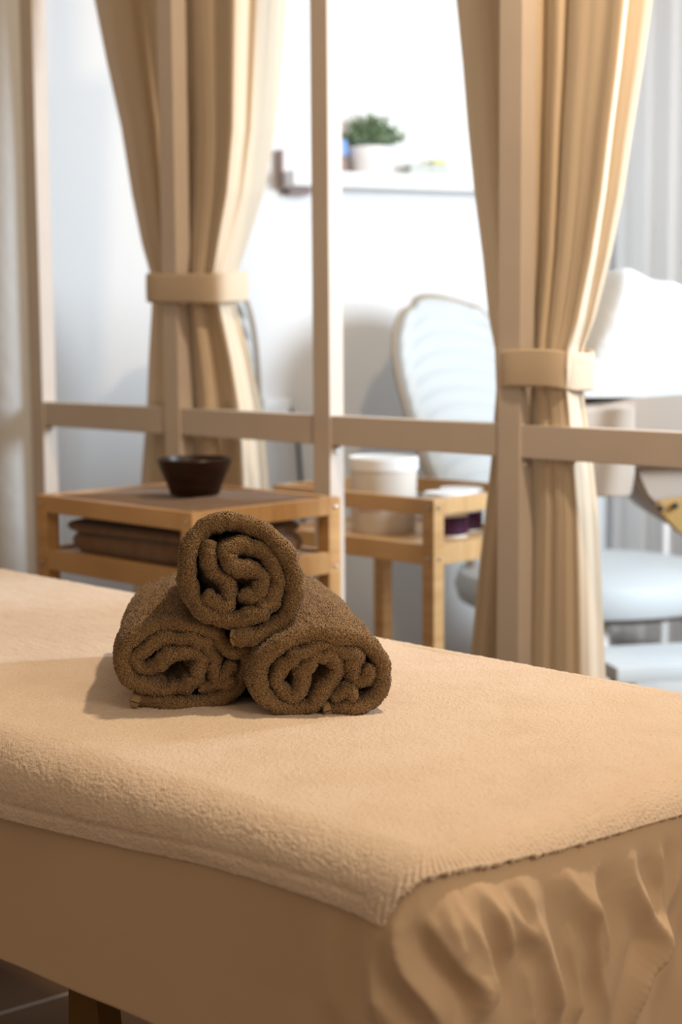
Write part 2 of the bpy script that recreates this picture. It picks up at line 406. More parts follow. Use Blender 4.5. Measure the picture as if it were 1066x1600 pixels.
def band_disp(Sf, Q, de, X):
    d = np.zeros(len(Sf))
    d += 0.0003*vnoise(X, 26, 1) + 0.00035*rng.normal(size=len(Sf))
    rib = np.where(Sf > -0.04, 1.0, 0.12)*np.exp(-(de/0.019)**4)
    d += 0.0008*rib*np.clip(de/0.004, 0, 1)*np.sin(Sf*2*math.pi/0.0062)
    d += 0.0012*np.where(Sf < -0.05, 1, 0)*np.exp(-((de-0.016)/0.003)**2)*-1
    return d*np.clip(Q/0.006, 0, 1)
X, N3 = drape(Sf, Q, 0.012, ZB)
th = np.clip(Q/(RT+0.012), 0, math.pi/2)
nrm = N3*np.sin(th)[:, None]; nrm[:, 2] = np.cos(th)
X += nrm*band_disp(Sf, Q, dist_edge, X)[:, None]
X += N3*(0.004*np.clip(Q/0.1, 0, 1)*np.sin(Sf*9+0.5))[:, None]*(Sf < 0)[:, None]
side_n = len(X); F1 = grid_faces(len(top_s), nqb)
# top sheet grid
na, nb = 620, 330
ga = np.r_[np.linspace(0, 0.9, na-90, endpoint=False), np.linspace(0.9, LEN, 90)]; gb = np.linspace(0, WID, nb)
def clampin(A, B):   # keep the top grid inside the rounded plan outline minus RT
    A2 = RT + A*(LEN-2*RT)/LEN; B2 = RT + B*(WID-2*RT)/WID
    return A2, B2
A, B = np.meshgrid(ga, gb, indexing='ij'); A2, B2 = clampin(A.ravel(), B.ravel())
rc = max(RC-RT, 0.001)
inn = (A2 < RT+rc) & (B2 < RT+rc)
va = A2-(RT+rc); vb = B2-(RT+rc); dd = np.sqrt(va**2+vb**2)+1e-9
m_ = inn & (dd > rc)
A2 = np.where(m_, RT+rc+va/dd*rc, A2); B2 = np.where(m_, RT+rc+vb/dd*rc, B2)
T = np.array(U)[None]*(U0+A2)[:, None] + np.array(V)[None]*(V0+B2)[:, None]
T[:, 2] = ZB
und = 0.0003*vnoise(T, 26, 1) + 0.00035*rng.normal(size=len(T)) + 0.0022*vnoise(T, 4, 3) * np.clip(np.minimum(A2-RT, B2-RT)/0.08, 0, 1)
und *= np.clip(np.minimum(np.minimum(A2-RT, B2-RT), WID-RT-B2)/0.006, 0, 1)
T[:, 2] += und
F2 = grid_faces(na, nb) + side_n
# far long side and its rounding (seen as the silhouette)
sa = ga; tq = np.linspace(0, 1, 22)
AA, TQ = np.meshgrid(sa, tq, indexing='ij'); AA = RT + AA.ravel()*(LEN-2*RT)/LEN; q = TQ.ravel()*0.17; R = RT
thq = np.clip(q/R, 0, math.pi/2)
Bf = (WID-RT) + R*np.sin(thq); zf = ZB - R*(1-np.cos(thq)) - np.clip(q-R*math.pi/2, 0, None)
Fz = np.array(U)[None]*(U0+AA)[:, None] + np.array(V)[None]*(V0+Bf)[:, None]; Fz[:, 2] = zf
Fz[:, 2] += (0.0003*vnoise(Fz, 26, 1) + 0.00045*rng.normal(size=len(Fz)))*np.cos(thq)*np.clip(q/0.006, 0, 1)
F3 = grid_faces(len(sa), len(tq)) + side_n + len(T)
blanket = from_arrays('blanket', np.vstack([X, T, Fz]), np.vstack([F1, F2, F3]), M['fleece'])
bmod = blanket.modifiers.new('weld', 'WELD'); bmod.merge_threshold = 0.0008
bmod = blanket.modifiers.new('thick', 'SOLIDIFY'); bmod.thickness = 0.005; bmod.offset = -1
tag(blanket, 'cream fleece blanket with a stitched edge spread over the treatment table', 'blanket')

# ------------------------------------------------------------------ rolled terry towels
Zs = 2.2208
def zpx(p): return (160 + p[0]/Zs, 760 + p[1]/Zs)
def make_towel(name, label, paths, base_px, base_z, axis, length, taper, halfw, tilt=0.0, hems=(), squash=1.0, seed=1, ref_depth=None):
    base = on_z(base_px[0], base_px[1], base_z) if ref_depth is None else at_y(base_px[0], base_px[1], ref_depth)
    D = base.y; sc = D/FPX*1.0
    ax = Vector((axis[0], axis[1], tilt)).normalized(); rx = Vector((ax.y, -ax.x, 0)).normalized(); up = rx.cross(ax).normalized()
    allv, allf = [], []; voff = 0; pile_src = []
    cen = np.mean(np.vstack([np.array(p) for p, _ in paths[:1]]), axis=0)
    for pi, (path, hw) in enumerate(paths):
        pl = catmull([zpx(p) for p in path], 10)
        pts2 = np.array([((x-base_px[0])*sc, (base_px[1]-y)*sc) for x, y in [zpx(p) for p in path]])
        plen = np.sum(np.linalg.norm(np.diff(pts2, axis=0), axis=1)); n = max(20, int(plen/0.0021))
        c = catmull(pts2, n)
        # irregular wobble of the rolled cloth
        tdir = np.gradient(c, axis=0); tdir /= np.linalg.norm(tdir, axis=1)[:, None]; nd = np.stack([-tdir[:, 1], tdir[:, 0]], 1)
        sarc = np.linspace(0, plen, n)
        wob = np.clip((sarc/plen-0.35)*4, 0.35, 1)
        c = c + nd*(wob*(0.0015*np.sin(sarc*240+seed+2*np.sin(sarc*60)) + 0.0005*np.sin(sarc*520+2*seed)))[:, None]
        wv = hw*(1 + 0.07*np.sin(sarc*150+seed*2) + 0.03*np.sin(sarc*400)); rad_ = np.linalg.norm(c-np.array([np.mean(c[:, 0]), np.mean(c[:, 1])]), axis=1); inner_ = np.clip(1.25-rad_/rad_.max()*1.5, 0, 1)*2.2
        e = np.clip(np.minimum(sarc, plen-sarc)/ (hw*0.9), 0, 1); wv = wv*np.sqrt(1-(1-e)**2*0.92)
        # closed outline
        nose = np.linspace(math.pi/2, 0, 7)
        ys = [ (hw*(1-math.sin(t)), math.cos(t)) for t in nose ]
        body = np.r_[np.arange(0.0022, 0.05, 0.0022), np.arange(0.05, length-0.01, 0.004)]
        rows = [(hw*(1-math.sin(t)) , math.cos(t)) for t in nose[:-1]]
        rows = [(hw*1.0*(1-math.sin(t)), math.cos(t)) for t in nose[:-1]]
        rows = [(1.5*hw*(1-math.cos(math.asin(k))), k) for k in (0.0, 0.3, 0.52, 0.7, 0.84, 0.94)] + [(1.5*hw + b, 1.0) for b in body]
        rows += [(length - hw*(1-math.cos(math.asin(k)))*1.0, k) for k in (0.93, 0.8, 0.6, 0.35, 0.05)]
        V3 = []
        cc = np.array([ (zpx(cen)[0]-base_px[0])*sc, (base_px[1]-zpx(cen)[1])*sc ])
        for (y, k) in rows:
            f = y/length; s_ = 1 - (1-taper)*f
            # front profile is uneven: layers end at different depths
            yoff = (0.004*np.sin(sarc*46+seed*1.7) + 0.003*np.sin(sarc*97+seed)) * max(0, 1-f*2)
            gw = 1 + inner_*np.clip((y-0.022)/0.05, 0, 1)
            left = c + nd*(wv*k*gw)[:, None]; right = c - nd*(wv*k*gw)[:, None]
            loop = np.vstack([left, right[::-1]])
            yy = y + np.r_[yoff, yoff[::-1]]
            cx = cc[0] + (loop[:, 0]-cc[0])*s_
            cz = loop[:, 1]*(s_ if ref_depth is None else 1) + (0 if ref_depth is None else (cc[1]-loop[:, 1])*(1-s_))
            bul = 0.0016*np.sin(y*42+seed) 
            cx = cx + bul
            V3.append(np.array(base)[None] + np.array(rx)[None]*cx[:, None] + np.array(up)[None]*cz[:, None] + np.array(ax)[None]*yy[:, None])
        nr = len(rows); nc = 2*n; Vv = np.vstack(V3)
        Fq = grid_faces(nr, nc, True)
        # surface relief
        allv.append(Vv); allf.append(Fq + voff); voff += len(Vv)
        pile_src.append((Vv, Fq, pi))
    Vv = np.vstack(allv); Ff = np.vstack(allf)
    # normals
    def vnormals(Vv, Ff):
        a, b, c, d = (Vv[Ff[:, k]] for k in range(4)); fn = np.cross(c-a, d-b)
        vn = np.zeros_like(Vv)
        for k in range(4): np.add.at(vn, Ff[:, k], fn)
        return vn/(np.linalg.norm(vn, axis=1)[:, None]+1e-12), fn
    vn, fn = vnormals(Vv, Ff)
    # orientation test: outward should point away from strip centre; flip if needed using nose rows (front faces -axis)
    axn = np.array(ax); front = (Vv-np.array(base)) @ axn < 0.004
    if np.mean(vn[front] @ axn) > 0: Ff = Ff[:, ::-1]; vn = -vn; fn = -fn
    disp = 0.0009*vnoise(Vv, 45, seed) + 0.00025*rng.normal(size=len(Vv))
    if ref_depth is None:
        keep = np.clip((Vv[:, 2]-base_z)/0.004, 0, 1)
        disp = disp*keep
    Vv = Vv + vn*disp[:, None]
    # pile: little curled loops over what can be seen
    area = np.linalg.norm(fn, axis=1)/2; cenf = Vv[Ff].mean(axis=1); fnn = fn/(np.linalg.norm(fn, axis=1)[:, None]+1e-15)
    depth = (cenf-np.array(base)) @ axn
    rel = cenf-np.array(base); 
    view = cenf-np.array(CAM); facing = -(fnn*view).sum(1)/np.linalg.norm(view, axis=1)
    radial = np.hypot(rel @ np.array(rx) - cc[0], rel @ np.array(up) - cc[1])
    wgt = area*np.where(facing > -0.25, 1.0, 0.0)*np.where(depth < 0.012, 1.7, 1.0)*np.where((depth < 0.035) | (radial > np.percentile(radial, 55)), 1.0, 0.04)
    nb_ = int(min(120000, wgt.sum()/1.0e-6))
    idx = rng.choice(len(Ff), size=nb_, p=wgt/wgt.sum())
    r1, r2 = rng.random(nb_)[:, None], rng.random(nb_)[:, None]
    q0 = Vv[Ff[idx]]
    p = (q0[:, 0]*(1-r1)+q0[:, 1]*r1)*(1-r2) + (q0[:, 3]*(1-r1)+q0[:, 2]*r1)*r2
    nn = fnn[idx]; t = rng.normal(size=(nb_, 3)); t -= nn*(t*nn).sum(1)[:, None]; t /= np.linalg.norm(t, axis=1)[:, None]; b = np.cross(nn, t)
    hgt = (0.0009 + 0.0017*rng.random(nb_))[:, None]; wdt = 0.00048; ln = (0.0008+0.0012*rng.random(nb_))[:, None]
    q1 = p - nn*0.0003 - b*wdt; q2 = p - nn*0.0003 + b*wdt
    q3 = p + nn*hgt + t*ln*0.5 + b*wdt; q4 = p + nn*hgt + t*ln*0.5 - b*wdt
    q5 = p + nn*hgt*0.45 + t*ln*1.5 + b*wdt; q6 = p + nn*hgt*0.45 + t*ln*1.5 - b*wdt
    PV = np.stack([q1, q2, q3, q4, q5, q6], 1).reshape(-1, 3)
    o6 = np.arange(nb_)[:, None]*6 + len(Vv)
    PF = np.vstack([o6+np.array([[0, 1, 2, 3]]), o6+np.array([[3, 2, 4, 5]])])
    ob = from_arrays(name, np.vstack([Vv, PV]), np.vstack([Ff, PF]), M['terry'])
    tag(ob, label, 'towel', 'rolled brown towels in a pyramid on the treatment table')
    # smooth woven hem bands at the cloth ends
    for (hp, hwid) in hems:
        pts2 = np.array([((x-base_px[0])*sc, (base_px[1]-y)*sc) for x, y in [zpx(q_) for q_ in hp]])
        c = catmull(pts2, 10); td = np.gradient(c, axis=0); td /= np.linalg.norm(td, axis=1)[:, None]; nd = np.stack([-td[:, 1], td[:, 0]], 1)
        bmv = []; rows = [(-0.0012, 0.05), (-0.0004, 0.4), (0.002, 0.75), (0.005, 0.95), (0.009, 1.0), (0.02, 1.0), (0.06, 1.0)]
        for y, k in rows:
            ke = k*np.clip(np.linspace(0.45, 3.0, 10), 0, 1)[:, None]; loop = np.vstack([c+nd*hwid*ke, (c-nd*hwid*ke)[::-1]])
            bmv.append(np.array(base)[None] + np.array(rx)[None]*loop[:, 0:1] + np.array(up)[None]*loop[:, 1:2] + axn[None]*y)
        Vh = np.vstack(bmv); Fh = grid_faces(len(rows), 20, True)
        cap = np.array([[i, i+1, 18-i, 19-i] for i in range(9)])
        h = from_arrays('hem', Vh, Fh, M['hem'], ob)
        h['label'] = 'smooth flat woven band at the cloth end'
    return ob
HW = 0.0081
pL = [(112,742),(180,755),(260,762),(350,760),(430,735),(480,680),(508,615),(498,570),(455,572),(418,545),(385,502),(320,480),(240,474),(160,487),(95,522),(64,580),(72,640),(115,680),(180,703),(245,708),(303,686),(332,645),(343,597),(310,568),(250,572),(205,600),(160,630),(115,622),(112,585),(155,550),(215,526),(290,518),(348,533),(380,575),(388,625),(402,672),(438,655),(452,610)]
pL2 = [(335,712),(380,700),(430,690),(455,668)]
pR = [(785,778),(850,775),(920,765),(968,732),(985,670),(975,605),(930,555),(860,522),(780,508),(700,512),(625,535),(568,580),(540,640),(545,700),(580,745),(640,770),(710,768),(758,728),(798,680),(820,625),(795,585),(742,585),(708,622),(692,680),(655,728),(615,708),(605,655),(640,608),(692,570),(760,548),(830,557),(882,592),(872,640),(890,690),(925,672),(932,625)]
pR2 = [(800,745),(850,715),(880,735)]
pT = [(455,525),(530,520),(600,490),(652,440),(676,370),(670,290),(632,215),(570,155),(500,122),(430,112),(360,132),(313,190),(294,260),(296,330),(318,395),(365,440),(430,462),(500,460),(560,430),(605,375),(614,310),(590,245),(540,212),(485,200),(438,215),(445,262),(500,285),(560,310),(555,360),(520,385),(480,372)]
pT2 = [(372,185),(368,240),(390,295),(430,325),(446,372),(430,410),(390,405),(360,365)]
make_towel('rolled_towel', 'brown rolled terry towel at the bottom left of the pyramid of three', [(pL, HW), (pL2, HW*0.8)], (290, 1108), ZB, (-0.09, 1.0), 0.32, 0.95, HW, hems=[([(94,738),(108,741),(126,747)], 0.0084)], seed=1)
make_towel('rolled_towel', 'brown rolled terry towel at the bottom right of the pyramid of three', [(pR, HW), (pR2, HW*0.8)], (505, 1118), ZB, (-0.15, 1.0), 0.37, 1.0, HW, hems=[([(768,782),(780,780),(796,776)], 0.0084)], seed=2)
yT = on_z(400, 1112, ZB).y
make_towel('rolled_towel', 'brown rolled terry towel lying on top of the two others', [(pT, HW*1.08), (pT2, HW*0.95)], (375, 980), ZB, (-0.06, 1.0), 0.22, 0.93, HW, tilt=-0.16, hems=[([(442,526),(455,525),(472,523)], 0.0095), ([(373,178),(372,190),(371,206)], 0.0085)], seed=3, ref_depth=yT-0.005)

# ------------------------------------------------------------------ wooden partition
VP = 2.24; ZC = 2.75
PF_, PS_ = 0.047, 0.040                       # post face width, post side depth
def part_u(px, py=585): return on_plane(px, py, V, VP).dot(U)
ppos = []
bay = None
edges = [(46.5, 65.5), (251, 283), (488.8, 515), (776, 815)]
post_u = []
for i, (xa, xb) in enumerate(edges):
    ua, ub = part_u(xa), part_u(xb); post_u.append(((ua+ub)/2, ua-ub))
print('posts', [(round(a, 3), round(b, 3)) for a, b in post_u])
step = (post_u[0][0]-post_u[3][0])/3
post_u.append((post_u[3][0]-step, PF_))
partition = thing('wooden_partition', 'white painted wooden partition frame of square posts and a low cross rail between the rooms', 'partition', tuple(U*post_u[2][0] + V*(VP+PS_/2)), math.radians(135))
def ploc(P):
    q = P - (U*post_u[2][0] + V*(VP+PS_/2)); return Vector((q.dot(U), -q.dot(V), q.z))
for (uc, wd) in post_u:
    wd = min(max(wd, 0.044), 0.052)
    bm = bmesh.new(); c = ploc(U*uc + V*(VP+PS_/2) + Z*(ZC/2)); box(bm, c, (wd, PS_, ZC), None, 0.0025)
    obj('post', bm, M['paint'], partition)
zt_a = on_plane(300, 638, V, VP).z; zt_b = on_plane(900, 670, V, VP).z; zb_a = on_plane(300, 681, V, VP).z; zb_b = on_plane(900, 722, V, VP).z
print('rail z', zt_a, zt_b, zb_a, zb_b)
RZT, RZB = (zt_a+zt_b)/2, (zb_a+zb_b)/2
for i in range(4):
    ua = post_u[i][0]-PF_/2; ub = post_u[i+1][0]+PF_/2
    bm = bmesh.new(); c = ploc(U*((ua+ub)/2) + V*(VP+PS_/2+0.001) + Z*((RZT+RZB)/2)); box(bm, c, (ua-ub-0.001, PS_-0.006, RZT-RZB), None, 0.002)
    rl = obj('rail', bm, M['paint'], partition)
    bm = bmesh.new()
    for zz in (0.014,):
        vs = bmesh.ops.create_uvsphere(bm, u_segments=10, v_segments=6, radius=0.005)['verts']
        bmesh.ops.translate(bm, vec=ploc(U*(ua+0.0005) + V*(VP+PS_*0.45) + Z*(RZB-zz)), verts=vs)
    s = obj('screw', bm, M['metal'], rl)
bm = bmesh.new(); ua, ub = post_u[0][0]+PF_/2, post_u[-1][0]-PF_/2
c = ploc(U*((ua+ub)/2) + V*(VP+PS_/2) + Z*(ZC+0.03)); box(bm, c, (ua-ub, PS_, 0.06), None, 0.002); obj('top_rail', bm, M['paint'], partition)

# ------------------------------------------------------------------ curtains tied back to the posts
def rays_on_v(px, py, dep):          # vectorised: pixel columns at one row, on planes V.P = dep
    a = (px-533)/FPX; b = np.full_like(a, (800-py)/FPX); c, s_ = math.cos(ROLL), math.sin(ROLL)
    a, b = a*c+b*s_, -a*s_+b*c
    rx, ry, rz = a, math.cos(PITCH)+b*math.sin(PITCH), -math.sin(PITCH)+b*math.cos(PITCH)
    t = dep/(rx*V.x+ry*V.y); return np.stack([rx*t, ry*t, CAMZ+rz*t], 1)
def make_curtain(label, left, right, tie, prof_top, prof_low, seed, vback, tielabel='', tie_x=None):
    yL = np.array([p[1] for p in left]); xL = np.array([p[0] for p in left]); yR = np.array([p[1] for p in right]); xR = np.array([p[0] for p in right])
    rows = np.linspace(-260, yL[-1], 250); nc = 420; t = np.linspace(0, 1, nc)
    def prof(p):
        q = catmull(p, 1200); q[:, 0] = np.maximum.accumulate(q[:, 0]+np.arange(1200)*1e-7)
        v = np.interp(t, q[:, 0], q[:, 1]); k = np.hanning(9); k /= k.sum(); return np.convolve(np.pad(v, 4, mode='edge'), k, 'valid')
    PT, PLo = prof(prof_top), prof(prof_low); tmid = (tie[0]+tie[1])/2
    VV = []
    for y in rows:
        xl = np.interp(y, yL, xL); xr = np.interp(y, yR, xR)
        if y < 0: xl = xL[0] + (xL[1]-xL[0])/(yL[1]-yL[0])*(y-yL[0]); xr = xR[0] + (xR[1]-xR[0])/(yR[1]-yR[0])*(y-yR[0])
        k = abs(y-tmid)/300.0; dd = 1-math.exp(-k*2.0)
        w_ = 1/(1+math.exp((y-tmid)/18.0)); P_ = PT*w_ + PLo*(1-w_)
        fine = 0.0035*np.sin(t*37+seed+0.6*math.sin(y*0.004)) + 0.0022*np.sin(t*71+seed*2) + 0.003*np.sin(t*150+seed)*(1-dd)
        dep = vback + P_*(0.35+0.40*dd) + fine*0.4 + 0.012*math.exp(-k*3)*(t < 0.46) - (0.034*math.exp(-k*2.2)+0.012)*np.clip((t-0.44)/0.05, 0, 1)*np.clip((0.93-t)/0.12, 0, 1)
        VV.append(rays_on_v(xl+(xr-xl)*t, y, dep))
    ob = from_arrays('curtain', np.vstack(VV), grid_faces(len(rows), nc), M['curtain'])
    smd = ob.modifiers.new('thick', 'SOLIDIFY'); smd.thickness = 0.001
    tag(ob, label, 'curtain', 'cream curtains tied to the partition posts')
    # tie band: loop around post and cloth
    (txa, txb) = tie_x; vfront = VP-0.006
    ua = on_plane(txa, tmid, V, vfront).dot(U); ub = on_plane(txb, tmid, V, vback).dot(U)
    za = on_plane(txa, tie[0], V, vfront).z; zb = on_plane(txa, tie[1], V, vfront).z
    half = (za-zb)/2; zc = (za+zb)/2 
    loop = []
    post = min(post_u, key=lambda p: abs(p[0]-(ua+ub)/2))[0]
    for k in range(96):
        th = 2*math.pi*k/96; c_, s_ = math.cos(th), math.sin(th)
        e = 4.0
        cx = (abs(c_)**(2/e))*(1 if c_ > 0 else -1); sy = (abs(s_)**(2/e))*(1 if s_ > 0 else -1)
        uu = (ua+ub)/2 + cx*(ua-ub)/2
        vv = (vfront+vback+0.05)/2 + sy*((vback+0.05)-vfront)/2
        loop.append((uu, vv))
    VV = []; zz = np.linspace(-1, 1, 14)
    for q in zz:
        for k, (uu, vv) in enumerate(loop):
            sag = 0.004*math.sin(k/96*12.6+seed)
            n_in = 0.0015*math.cos(q*math.pi*0.5)
            cxm, cvm = (ua+ub)/2, (vfront+vback+0.05)/2
            d = Vector((uu-cxm, vv-cvm)); d.normalize()
            P = U*(uu+d.x*n_in) + V*(vv+d.y*n_in) + Z*(zc+q*half+sag)
            VV.append(tuple(P))
    tb = from_arrays('tie_back', VV, grid_faces(14, 96, True), M['curtain'])
    smd = tb.modifiers.new('thick', 'SOLIDIFY'); smd.thickness = 0.003
    tag(tb, tielabel, 'curtain tie', 'cream tie bands around curtain and post')
    return ob
VB = VP+PS_+0.016
make_curtain('cream curtain gathered to the left post above the trolley, wider and paler at its right', 
    [(148, 0), (168, 100), (190, 200), (206, 300), (222, 380), (236, 430), (238, 476), (233, 560), (230, 640), (222, 740), (210, 900), (205, 1000), (198, 1380)],
    [(449, 0), (440, 100), (430, 200), (412, 300), (385, 385), (370, 430), (368, 476), (392, 560), (410, 640), (420, 740), (430, 900), (435, 1000), (440, 1380)],
    (430, 474),
    [(0, .030), (.08, .004), (.17, .0), (.24, .045), (.30, .050), (.36, .018), (.42, .012), (.47, .035), (.55, .005), (.63, .0), (.70, -.022), (.735, -.020), (.80, .022), (.84, .030), (.89, .062), (.93, .085), (1.0, .17)],
    [(0, .030), (.10, .004), (.20, .010), (.33, .020), (.39, .060), (.42, .010), (.50, -.010), (.58, .004), (.64, .045), (.70, .055), (.78, .020), (.86, .045), (1.0, .085)], 3, VB, 'cream fabric tie band holding the left curtain to its post', (218, 372))
make_curtain('cream curtain gathered to the right post in front of the white couch', 
    [(714, 0), (724, 100), (732, 200), (742, 300), (755, 400), (765, 500), (774, 545), (776, 610), (772, 660), (768, 720), (748, 900), (733, 1060), (728, 1120), (722, 1470)],
    [(1020, 0), (1006, 100), (990, 200), (975, 300), (955, 400), (930, 500), (914, 545), (912, 608), (924, 700), (935, 800), (940, 900), (946, 1050), (950, 1120), (958, 1470)],
    (548, 606),
    [(0, .035), (.06, .008), (.14, .0), (.20, .012), (.30, .016), (.385, .004), (.47, .065), (.492, .030), (.53, .022), (.575, .046), (.60, .004), (.70, -.006), (.80, -.018), (.855, -.026), (.885, .012), (.94, .012), (1.0, .045)],
    [(0, .030), (.12, .030), (.20, .055), (.32, .060), (.40, .055), (.45, .0), (.50, -.018), (.57, -.022), (.68, -.022), (.80, -.010), (.90, .010), (1.0, .060)], 5, VB, 'cream fabric tie band holding the right curtain to its post', (773, 912))

# ------------------------------------------------------------------ trolleys
def make_trolley(label, corner, length, depth, topz, shelfz, panel):
    # corner: front corner nearest the viewer (world xy of outer corner); length along U, depth along V
    base = Vector((corner.x, corner.y, 0)) + U*length/2 + V*depth/2
    t = thing('trolley', label, 'trolley', tuple(base), math.radians(135), 'pale wooden serving trolleys by the partition')
    lx, ly = length/2, depth/2; lw = 0.032
    for sx in (-1, 1):
        for sy in (-1, 1):
            bm = bmesh.new(); box(bm, (sx*(lx-lw/2), sy*(ly-lw/2), (topz+0.03)/2), (lw, lw, topz-0.03), None, 0.002)
            lg = obj('leg', bm, M['wood'], t)
            for zz in (topz-0.018, shelfz-0.022):
                for (ax_, sg) in ((1, sy), (0, sx)):
                    bm = bmesh.new(); vs = bmesh.ops.create_uvsphere(bm, u_segments=10, v_segments=6, radius=0.0042)['verts']
                    off = (sx*(lx-lw/2), sy*ly, zz) if ax_ == 1 else (sx*lx, sy*(ly-lw/2), zz)
                    bmesh.ops.translate(bm, vec=off, verts=vs)
                    obj('screw', bm, M['metal'], lg)
            bm = bmesh.new()
            vs = bmesh.ops.create_cone(bm, cap_ends=True, segments=24, radius1=0.022, radius2=0.022, depth=0.018)['verts']
            bmesh.ops.rotate(bm, cent=(0, 0, 0), matrix=Matrix.Rotation(math.pi/2, 3, 'X'), verts=vs)
            bmesh.ops.translate(bm, vec=(sx*(lx-lw/2), sy*(ly-lw/2), 0.022), verts=vs)
            obj('castor', bm, M['black'], lg, True)
    for zt_, nm, hgt in ((topz, 'top_rail', 0.034), (shelfz+0.006, 'shelf_rail', 0.042), (0.20, 'bottom_rail', 0.04)):
        for sy in (-1, 1):
            bm = bmesh.new(); box(bm, (0, sy*(ly-0.010), zt_-hgt/2), (length-2*lw+0.001, 0.018, hgt), None, 0.002); obj(nm, bm, M['woodh'], t)
        for sx in (-1, 1):
            bm = bmesh.new(); box(bm, (sx*(lx-0.010), 0, zt_-hgt/2), (0.018, depth-2*lw+0.001, hgt), None, 0.002); obj(nm, bm, M['woodh'], t)
    for zz in (shelfz, 0.19):
        bm = bmesh.new(); box(bm, (0, 0, zz-0.006), (length-0.041, depth-0.041, 0.012), None, 0.001); obj('shelf', bm, M['woodh'], t)
    if panel:
        bm = bmesh.new(); box(bm, (0, 0, topz-0.018), (length-0.041, depth-0.041, 0.012), None, 0.001); obj('top_board', bm, M['woodh'], t)
    return t, base
d1 = 0.325; T1Z = CAMZ-d1; S1Z = CAMZ-0.437
c1 = on_z(300, 802, T1Z); cl = on_z(52, 773, T1Z); cr = on_z(563, 779, T1Z)
L1 = (cl-c1).dot(U); W1 = (cr-c1).dot(V); print('trolley1', L1, W1, c1)
tr1, tb1 = make_trolley('pale wooden trolley holding a dark bowl and brown towels, in front of the partition', c1, L1, W1, T1Z, S1Z, True)
d2 = 0.350; T2Z = CAMZ-d2; S2Z = CAMZ-0.452
c2 = on_z(678, 781, T2Z); cl2 = on_z(427, 757, T2Z); L2 = (cl2-c2).dot(U); print('trolley2', L2, c2, c2.dot(V), cl2.dot(V))
tr2, tb2 = make_trolley('pale wooden trolley holding a white tub and purple jars, behind the partition', c2, L2, 0.36, T2Z, S2Z, False)

# towels on trolley 1
def folded_towel(name, label, base, L, W, h, layers, zbase, rot=0.0, seed=0, grp=None):
    """a towel folded into a thick pad: rounded fold on the left and front, soft layered edge"""
    r = np.random.default_rng(seed); verts = []; n = 120; rows = 46
    bmv = []; faces = []; off = 0
    for k in range(layers):
        z0 = zbase + h*k/layers; z1 = zbase + h*(k+1)/layers; hh = (z1-z0)/2; zc = (z0+z1)/2
        sl, sw = L/2*(1-0.03*r.random()), W/2*(1-0.03*r.random())
        prof = np.linspace(-math.pi/2, math.pi/2, rows)
        ring = []
        V_ = []
        for p in np.r_[prof]:
            e = hh*math.cos(p); z = zc + hh*math.sin(p)
            for j in range(n):
                th = 2*math.pi*j/n; c_, s_ = math.cos(th), math.sin(th); ee = 9
                cx = (abs(c_)**(2/ee))*(1 if c_ > 0 else -1); sy = (abs(s_)**(2/ee))*(1 if s_ > 0 else -1)
                x = cx*(sl-hh+e); y = sy*(sw-hh+e)
                V_.append((x, y, z + 0.0015*math.sin(x*40+k*2)+0.001*math.sin(y*55+k)))
        base_off = off; V_ = np.array(V_); bmv.append(V_)
        F_ = grid_faces(rows, n, True) + off; faces.append(F_)
        capt = []
        # top and bottom caps with a fan converted to quads via centre strips
        top = base_off + (rows-1)*n; bot = base_off
        for st in (top, bot):
            for j in range(n//2-1): capt.append((st+j, st+j+1, st+n-2-j, st+n-1-j))
        faces.append(np.array(capt)); off += len(V_)
    VV = np.vstack(bmv); c_, s_ = math.cos(rot), math.sin(rot)
    Ux = U*c_ + V*s_; Vx = -U*s_ + V*c_
    W3 = np.array(Ux)[None]*VV[:, 0:1] + np.array(Vx)[None]*VV[:, 1:2]; W3[:, 0] += base.x; W3[:, 1] += base.y; W3[:, 2] = VV[:, 2]
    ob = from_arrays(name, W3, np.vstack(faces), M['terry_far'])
    tag(ob, label, 'towel', grp); return ob
# flat towel on the trolley top, slightly rumpled
nx, ny = 90, 70; gx = np.linspace(-1, 1, nx); gy = np.linspace(-1, 1, ny); GX, GY = np.meshgrid(gx, gy, indexing='ij')
hx_, hy_ = L1/2-0.026, W1/2-0.026
edge = np.clip((1-np.maximum(abs(GX), abs(GY)))*14, 0, 1)
zz = 0.004 + 0.008*edge**0.5 + 0.006*np.exp(-((GX+0.35)**2+(GY+0.1)**2)/0.06)*edge + 0.0015*np.sin(GX*7+GY*4)*edge
top_base = tb1; zt0 = T1Z-0.012
W3 = np.array(U)[None]*(GX.ravel()*hx_)[:, None] + np.array(V)[None]*(GY.ravel()*hy_)[:, None]; W3[:, 0] += top_base.x; W3[:, 1] += top_base.y; W3[:, 2] = zt0 + zz.ravel()
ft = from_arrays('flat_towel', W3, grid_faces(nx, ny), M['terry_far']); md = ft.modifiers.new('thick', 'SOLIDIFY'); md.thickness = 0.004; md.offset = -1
tag(ft, 'brown towel spread flat over the trolley top under the dark bowl', 'towel')
tcen = Vector((tb1.x, tb1.y, 0))
folded_towel('folded_towel', 'thick folded brown towel lying on the lower trolley shelf, bottom of its pile', tcen + U*0.0, L1*0.80, W1*0.88, 0.042, 1, S1Z+0.001, 0.02, 1, 'folded brown towels on the trolley shelf')
folded_towel('folded_towel', 'thin folded dark brown towel lying on top of the pile on the trolley shelf', tcen + U*0.012, L1*0.80, W1*0.86, 0.016, 1, S1Z+0.044, -0.03, 2, 'folded brown towels on the trolley shelf')
